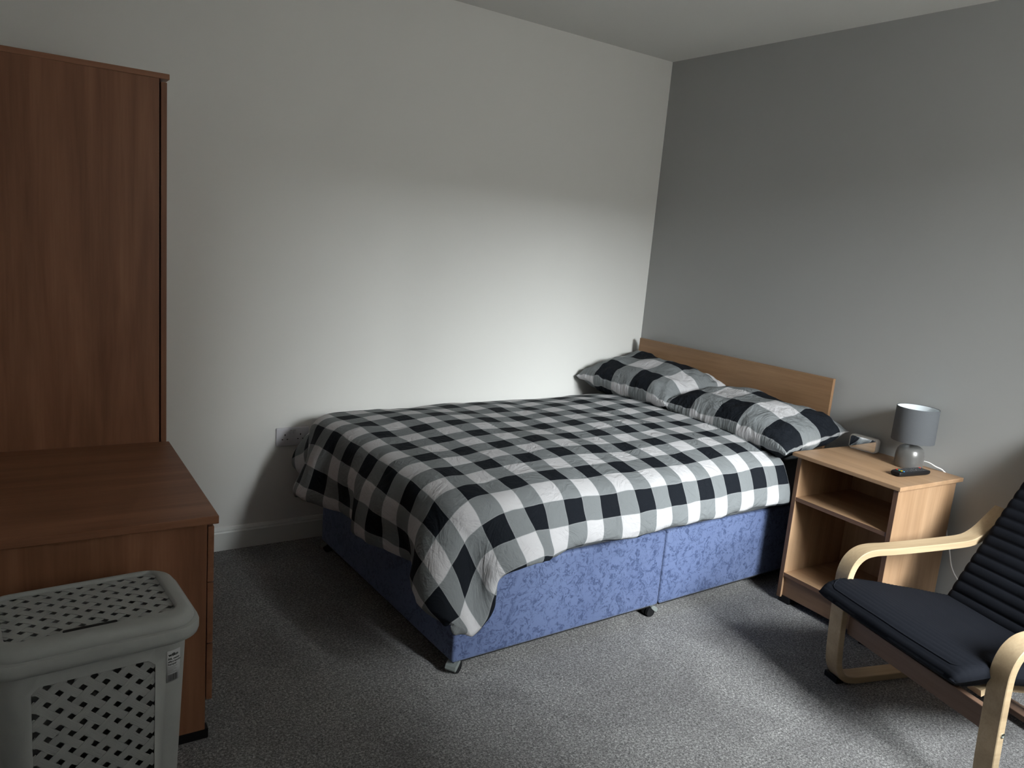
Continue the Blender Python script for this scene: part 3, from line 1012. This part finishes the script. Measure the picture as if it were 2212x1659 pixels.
def hamper():
    hl = (-2.972, -1.46, 0)
    root = thing('laundry_hamper', 'grey woven-look plastic laundry hamper with a lid, in front of the chest', 'laundry basket', hl, R(3.0))
    TOPZ = .560
    # body: tapered rounded shell with an opening in its front
    def outline(z, grow=0.0):
        k = z / .53
        sx = .160 + .020 * k + grow; yf = -.118 - .022 * k - grow; yb = .105 + .014 * k + grow
        return sx, yf, yb
    px0, px1, pz0, pz1 = -.120, .108, .150, .467
    bm = bmesh.new()
    zs = [0.0, .006, .05, pz0, pz0 + .014, .30, pz1 - .014, pz1, .50, .530]
    rc = .045
    nseg = 8
    def ring(z):
        sx, yf, yb = outline(z)
        if z == 0: sx -= .006; yf += .006; yb -= .006
        pts = [(xx, yf) for xx in (px0, px0 + .014, -.04, .04, px1 - .014, px1)]
        for (cx, cy, a0) in ((sx - rc, yf + rc, -90), (sx - rc, yb - rc, 0), (-sx + rc, yb - rc, 90), (-sx + rc, yf + rc, 180)):
            for k in range(nseg + 1):
                a = R(a0 + 90 * k / nseg)
                pts.append((cx + rc * math.cos(a), cy + rc * math.sin(a)))
        return [Vector((x, y, z)) for x, y in pts]
    rings = [[bm.verts.new(p) for p in ring(z)] for z in zs]
    n = len(rings[0])
    for r_ in range(len(zs) - 1):
        for i in range(n):
            j = (i + 1) % n
            if 0 <= i < 5 and 3 <= r_ < 7:
                a, b_, c_, d_ = rings[r_][i], rings[r_][j], rings[r_ + 1][j], rings[r_ + 1][i]
                if i == 0 and r_ == 3: bm.faces.new((a, b_, d_))
                elif i == 4 and r_ == 3: bm.faces.new((a, b_, c_))
                elif i == 4 and r_ == 6: bm.faces.new((b_, c_, d_))
                elif i == 0 and r_ == 6: bm.faces.new((a, c_, d_))
                continue
            bm.faces.new((rings[r_][i], rings[r_][j], rings[r_ + 1][j], rings[r_ + 1][i]))
    bm.faces.new(list(reversed(rings[0])))
    body = from_bm('body', bm, M['hamper'], root, smooth=True, auto=30)
    sd = body.modifiers.new('thickness', 'SOLIDIFY'); sd.thickness = .004; sd.offset = -1
    bv = body.modifiers.new('soft_edges', 'BEVEL'); bv.width = .0015; bv.segments = 2; bv.limit_method = 'ANGLE'; bv.angle_limit = R(50)
    def front(x, y, h):
        sx, yf, yb = outline(y)
        return (x, yf + .003 - h, y)
    wf = woven('woven_panel', body, px0 + .001, px1 - .001, pz0, pz1, 0, front, (-.114, .441))
    # rim of the body
    def rim_ring(g, z, r): return [Vector((x, y, z)) for x, y in rrect(-.186 - g, .186 + g, -.146 - g, .121 + g, r, 8)]
    bm = bmesh.new()
    prof = [(-.012, .500), (.010, .503), (.0165, .508), (.0185, .516), (.0185, .530), (.0165, .536), (.010, .538), (.007, .5345), (-.010, .533)]
    loft(bm, [rim_ring(g, z, .062) for g, z in prof] + [rim_ring(-.012, .500, .062)])
    bmesh.ops.remove_doubles(bm, verts=bm.verts, dist=1e-6)
    bmesh.ops.recalc_face_normals(bm, faces=bm.faces)
    from_bm('rim', bm, M['hamper'], root, smooth=True, auto=50)
    # lid
    bm = bmesh.new()
    lx0, lx1, ly0, ly1 = -.158, .158, -.108, .106
    def lr(g, z, r): return [Vector((x, y, z)) for x, y in rrect(-.186 - g, .186 + g, -.146 - g, .121 + g, r, 8)]
    inner = rrect(lx0, lx1, ly0, ly1, .022, 8)
    rings = [lr(.0085, .5335, .060), lr(.0095, .540, .060), lr(.0075, .549, .060), lr(.002, .556, .058), lr(-.006, .5595, .054),
             [Vector((x, y, .5600)) for x, y in rrect(lx0 - .006, lx1 + .006, ly0 - .006, ly1 + .006, .026, 8)],
             [Vector((x, y, .5585)) for x, y in rrect(lx0 - .002, lx1 + .002, ly0 - .002, ly1 + .002, .023, 8)],
             [Vector((x, y, .5500)) for x, y in inner]]
    loft(bm, rings)
    bmesh.ops.recalc_face_normals(bm, faces=bm.faces)
    lid = from_bm('lid', bm, M['hamper'], root, smooth=True, auto=60)
    woven('woven_panel', lid, lx0, lx1, ly0, ly1, .5515, lambda x, y, h: (x, y, h), (0.0, .099))
    # finger slot at the front of the lid
    bm = bmesh.new()
    sl = rrect(-.060, .040, -.1135, -.1045, .0040, 5)
    loft(bm, [[(x, y, z) for x, y in sl] for z in (.5585, .5606)], cap0=True, cap1=True)
    from_bm('finger_slot', bm, M['dark'], lid)
    # sticker
    def outf(x, z, h):
        sx, yf, yb = outline(z)
        cx, cy = sx - rc, yf + rc
        if x > cx:
            a = min(1.0, (x - cx) / rc)
            return Vector((cx + (rc + h) * math.sin(a), cy - (rc + h) * math.cos(a), z))
        return Vector((x, yf - h, z))
    sx0, sx1, sz0, sz1 = .130, .162, .402, .478
    def patch(name, x0, x1, z0, z1, h, mat, par, nseg_=8):
        bm = bmesh.new()
        xs = [x0 + (x1 - x0) * i / nseg_ for i in range(nseg_ + 1)]
        lo = [[bm.verts.new(outf(x, z0, hh)) for x in xs] for hh in (h,)]
        hi = [[bm.verts.new(outf(x, z1, hh)) for x in xs] for hh in (h,)]
        for i in range(nseg_): bm.faces.new((lo[0][i], lo[0][i + 1], hi[0][i + 1], hi[0][i]))
        return bm
    bm = patch('s', sx0, sx1, sz0, sz1, .0006, None, None)
    st = from_bm('sticker', bm, M['sticker'], body, smooth=True)
    sd = st.modifiers.new('thickness', 'SOLIDIFY'); sd.thickness = .0004
    st['label'] = 'white paper product sticker'
    # print on the sticker: text meshes wrapped on the surface
    def text(s, x, z, size, bold=0.0):
        cu = bpy.data.curves.new('print', 'FONT'); cu.body = s; cu.size = size; cu.offset = bold; cu.resolution_u = 2
        to = bpy.data.objects.new('tmp', cu); C.objects.link(to)
        dg = bpy.context.evaluated_depsgraph_get()
        me = bpy.data.meshes.new_from_object(to.evaluated_get(dg))
        bpy.data.objects.remove(to, do_unlink=True)
        for v in me.vertices:
            v.co = outf(x + v.co.x, z + v.co.y, .00095)
        me.name = 'lettering'
        me.materials.clear()
        return link('lettering', me, M['ink'], st)
    text('wilko', sx0 + .004, .4650, .0098, .0004)
    text('50L rattan', sx0 + .003, .4565, .0062, .0002)
    text('effect laundry', sx0 + .003, .4500, .0054, .0002)
    text('hamper', sx0 + .003, .4435, .0062, .0002)
    for k, (zz, a, b_) in enumerate(((.4385, .003, .024), (.4350, .003, .019), (.4315, .003, .022), (.4285, .003, .015), (.4250, .003, .023))):
        bm = patch('l', sx0 + a, sx0 + b_, zz, zz + .0008, .0010, None, None)
        from_bm('printed_line', bm, M['ink_grey'], st)
    x = sx0 + .0035
    rr = random.Random(4)
    bars = bmesh.new()
    while x < sx0 + .0245:
        w = rr.choice((.0004, .0007, .0011))
        vs = [bars.verts.new(outf(xx, zz, .0010)) for xx, zz in ((x, .4045), (x + w, .4045), (x + w, .4205), (x, .4205))]
        bars.faces.new(vs)
        x += w + rr.choice((.0005, .0008, .0012))
    from_bm('barcode', bars, M['ink'], st)
M['sticker'] = plain('sticker_paper', (.52, .53, .54), .5)
M['ink'] = plain('black_ink', (.01, .01, .01), .6)
M['ink_grey'] = plain('grey_ink', (.14, .14, .14), .6)
hamper()

# ------------------------------------------------------------------ double socket on the white wall
def socket():
    x0, x1, z0, z1 = -2.104, -1.959, .441, .523
    root = thing('double_socket', 'white double wall socket on the white wall by the foot of the bed', 'wall socket', (x0, 0, z0))
    L, Hh = x1 - x0, z1 - z0
    bm = bmesh.new()
    rings = []
    for y, ins in ((0, 0), (-.0065, 0), (-.0085, .0015), (-.0092, .004)):
        rings.append([(L / 2 + (x - L / 2) * (1 - 2 * ins / L), y, Hh / 2 + (z - Hh / 2) * (1 - 2 * ins / Hh)) for x, z in rrect(0, L, 0, Hh, .004, 4)])
    loft(bm, rings, cap0=True, cap1=True)
    bmesh.ops.recalc_face_normals(bm, faces=bm.faces)
    pl = from_bm('face_plate', bm, M['socket'], root, smooth=True, auto=35)
    def b(nm, *bb, mat=M['dark'], bev=.0003):
        bm = bmesh.new(); box(bm, *bb, bev=bev); return from_bm(nm, bm, mat, pl)
    for cx in (.038, L - .038):
        b('pin_hole', cx - .0022, cx + .0022, -.0095, -.008, .0465, .0545)
        for s in (-1, 1):
            b('pin_hole', cx + s * .011 - .0034, cx + s * .011 + .0034, -.0095, -.008, .0285, .0325)
    for cx in (.0645, L - .0645):
        sw = b('rocker_switch', cx - .0058, cx + .0058, -.0118, -.0088, .054, .074, mat=M['socket'], bev=.0008)
        b('switch_mark', cx - .0042, cx + .0042, -.0122, -.0116, .0712, .0726)
socket()

# ------------------------------------------------------------------ bentwood armchair
def armchair():
    TH = R(-16.46)
    # local frame: x = backwards from the front leg line, y = -s (s runs towards the camera side), z up
    root = thing('armchair', 'bentwood armchair with a black ribbed cushion beside the bedside cabinet', 'armchair', (-.75, -1.865, 0), TH)
    SW, WD = .058, .596
    TT = .024
    def strip_path():
        """outer profile of one side: rear of the runner, front bend, leg, arm bend, arm, rear upturn (a, z)"""
        pts = [(.62, .012), (.40, .012), (.16, .012), (.085, .013), (.040, .026), (.014, .060), (.004, .105),
               (-.003, .20), (-.008, .30), (-.010, .375), (-.006, .415), (.010, .450), (.040, .474), (.085, .4835), (.16, .484),
               (.30, .489), (.42, .495), (.485, .500), (.525, .511), (.565, .536), (.610, .578), (.645, .610)]
        return [Vector((a, 0, z)) for a, z in catmull([(a, 0, z) for a, z in pts], 5) for a, z in ((a, z),)] if False else \
               [Vector((p.x, 0, p.z)) for p in catmull([(a, 0, z) for a, z in pts], 5)]
    path = strip_path()
    def frame(s0):
        bm = bmesh.new()
        rings = []
        for i, p in enumerate(path):
            t = (path[min(i + 1, len(path) - 1)] - path[max(i - 1, 0)]).normalized()
            nrm = Vector((t.z, 0, -t.x))       # points inwards of the loop (away from the front / down)
            h = TT / 2
            ring = []
            for yy, dd in ((0, -h + .002), (.002, -h), (SW - .002, -h), (SW, -h + .002), (SW, h - .002), (SW - .002, h), (.002, h), (0, h - .002)):
                ring.append(Vector((p.x, -(s0 + yy), p.z)) + nrm * dd)
            rings.append(ring)
        loft(bm, rings, cap0=True, cap1=True)
        bmesh.ops.recalc_face_normals(bm, faces=bm.faces)
        o = from_bm('side_frame', bm, M['arm_wood'], root, smooth=True, auto=30)
        # rubber pad below the front bend
        bm = bmesh.new(); box(bm, .018, .050, -(s0 + SW - .012), -(s0 - .016), 0, .020, bev=.002)
        from_bm('foot_pad', bm, M['black'], o)
        return o
    fa = frame(0); fb = frame(WD)
    # bolt heads on the outer faces
    for fo, s, sg in ((fb, WD + SW, 1), (fa, 0, -1)):
        for a, z in ((.0, .228), (.30, .014)):
            bm = bmesh.new()
            n = 16
            rr = [[(a + r * math.cos(2 * PI * k / n), -(s + sg * d), z + r * math.sin(2 * PI * k / n)) for k in range(n)]
                  for r, d in ((.0070, -.001), (.0070, .0020), (.0040, .0030), (.0038, .0015))]
            loft(bm, rr, cap0=True, cap1=True)
            bmesh.ops.recalc_face_normals(bm, faces=bm.faces)
            from_bm('bolt', bm, M['chrome'], fo, smooth=True, auto=40)
    # front and rear cross rails
    def rail(nm, a0, a1, z0, z1, mat):
        bm = bmesh.new(); box(bm, a0, a1, -WD, -SW, z0, z1, bev=.003)
        from_bm(nm, bm, mat, root)
    rail('front_rail', .012, .034, .198, .262, M['rail_y'])
    rail('rear_rail', .500, .522, .10, .165, M['rail_y'])
    rail('runner_rail', .47, .53, .022, .042, M['rail_y'])
    # seat and back bent frame (two curved rails)
    seatp = [(.036, .278), (.06, .284), (.10, .288), (.20, .272), (.33, .245), (.400, .240), (.445, .262), (.48, .33), (.53, .43),
             (.60, .56), (.68, .70), (.76, .83), (.82, .91)]
    sp = catmull([(a, 0, z) for a, z in seatp], 6)
    for s0 in (.075, .500):
        bm = bmesh.new(); rings = []
        for i, p in enumerate(sp):
            t = (sp[min(i + 1, len(sp) - 1)] - sp[max(i - 1, 0)]).normalized()
            nrm = Vector((t.z, 0, -t.x)); h = .010
            rings.append([Vector((p.x, -(s0 + yy), p.z)) + nrm * dd for yy, dd in ((0, -h), (.045, -h), (.045, h), (0, h))])
        loft(bm, rings, cap0=True, cap1=True)
        bmesh.ops.recalc_face_normals(bm, faces=bm.faces)
        from_bm('seat_rail', bm, M['arm_wood'], root, smooth=True, auto=30)
    # slats across the back
    for k in (44, 52, 60, 68):
        if k < len(sp):
            p = sp[k]
            bm = bmesh.new(); box(bm, p.x - .004, p.x + .016, -.545, -.11, p.z - .03, p.z + .03, bev=.003)
            from_bm('back_slat', bm, M['arm_wood'], root)
    # cushions: quilted pads swept along a profile
    def cushion(nm, prof, s0, s1, th, ridge, rid_amp, tipw, crown, parent, widen=None):
        """prof: centre line (a,z) of the upper face; th thickness; ridges run across the width"""
        P_ = catmull([(a, 0, z) for a, z in prof], 26)
        Ls = [0.0]
        for i in range(1, len(P_)): Ls.append(Ls[-1] + (P_[i] - P_[i - 1]).length)
        Lt = Ls[-1]
        ns = 40
        me = bpy.data.meshes.new(nm)
        verts, faces = [], []
        rows = len(P_)
        top, bot = [], []
        for i, p in enumerate(P_):
            t = (P_[min(i + 1, rows - 1)] - P_[max(i - 1, 0)]).normalized()
            up = Vector((-t.z, 0, t.x))
            l = Ls[i] / Lt
            el = min(1.0, min(Ls[i], Lt - Ls[i]) / tipw)
            rt, rb = [], []
            w0, w1 = (widen(l) if widen else (s0, s1))
            for j in range(ns + 1):
                q = -1 + 2 * j / ns
                qs = math.sin(q * PI / 2) * .4 + q * .6
                ew = min(1.0, (1 - abs(qs)) / .10)
                prof_t = (1 - (1 - el) ** 2.2) ** .5 * (1 - (1 - ew) ** 2.2) ** .5
                s = (w0 + w1) / 2 + (w1 - w0) / 2 * qs
                base = Vector((p.x, -s, p.z)) + up * (crown * (1 - qs * qs))
                rg = rid_amp * (abs(math.sin(PI * Ls[i] / ridge)) ** .6 - .6)
                u_ = up * (th * .5 * prof_t + rg * prof_t + .002 * mnoise.noise(Vector((Ls[i] * 9, s * 9, 1))))
                rt.append(len(verts)); verts.append(base + u_)
                rb.append(len(verts)); verts.append(base - up * (th * .5 * prof_t))
            top.append(rt); bot.append(rb)
        for i in range(rows - 1):
            for j in range(ns):
                faces.append((top[i][j], top[i + 1][j], top[i + 1][j + 1], top[i][j + 1]))
                faces.append((bot[i][j], bot[i][j + 1], bot[i + 1][j + 1], bot[i + 1][j]))
            faces.append((top[i][0], bot[i][0], bot[i + 1][0], top[i + 1][0]))
            faces.append((top[i][ns], top[i + 1][ns], bot[i + 1][ns], bot[i][ns]))
        for j in range(ns):
            faces.append((top[0][j], top[0][j + 1], bot[0][j + 1], bot[0][j]))
            faces.append((top[-1][j], bot[-1][j], bot[-1][j + 1], top[-1][j + 1]))
        me.from_pydata([tuple(v) for v in verts], [], faces)
        me.polygons.foreach_set('use_smooth', [True] * len(me.polygons))
        bm = bmesh.new(); bm.from_mesh(me)
        bmesh.ops.remove_doubles(bm, verts=bm.verts, dist=1e-5)
        bmesh.ops.recalc_face_normals(bm, faces=bm.faces); bm.to_mesh(me); bm.free()
        return link(nm, me, M['cushion'], parent)
    def seat_w(l):
        c = 1 - (1 - min(1, l / .16)) ** 2
        return (.055 + .015 * (1 - c) - .03 * (1 - l) , .605 - .02 * (1 - c))
    sc = cushion('seat_cushion', [(-.118, .352), (-.06, .366), (.0, .368), (.10, .352), (.20, .332), (.30, .312), (.40, .292), (.46, .285)],
            .05, .61, .060, .0165, .0016, .06, -.004, root, seat_w)
    bc = cushion('back_cushion', [(.415, .262), (.435, .315), (.470, .385), (.515, .465), (.565, .555), (.625, .660), (.695, .775), (.765, .885), (.80, .93)],
            .06, .60, .052, .038, .0070, .05, 0.0, root, lambda l: (.06 + .02 * l, .60 - .02 * l))
    # stitched seam line round the front of the seat
    dg = bpy.context.evaluated_depsgraph_get()
    bm = bmesh.new()
    cpt = []
    for k in range(41):
        q = -1 + 2 * k / 40
        s_ = .317 + .285 * q
        a_ = -.098 + .10 * max(0, abs(q) - .80) ** 2 / .04
        z_ = .3905 - .006 * abs(q) ** 6
        cpt.append((a_, -s_, z_))
    res = []
    for a_, y_, z_ in cpt:
        hit, loc, nrm, _ = sc.ray_cast(Vector((a_, y_, .6)), Vector((0, 0, -1)))
        res.append(loc + Vector((0, 0, .0005)) if hit else Vector((a_, y_, z_)))
    tube(bm, res, .0022, 6)
    from_bm('piping', bm, M['cushion'], sc, smooth=True)
    return root
M['arm_wood'] = wood('pale_birch_veneer', 0, (0.50, 0.385, 0.25), (0.42, 0.31, 0.19), 1.2, 0.40)
M['rail_y'] = wood('brown_rail_veneer', 1, (0.20, 0.125, 0.09), (0.15, 0.088, 0.06))
armchair()
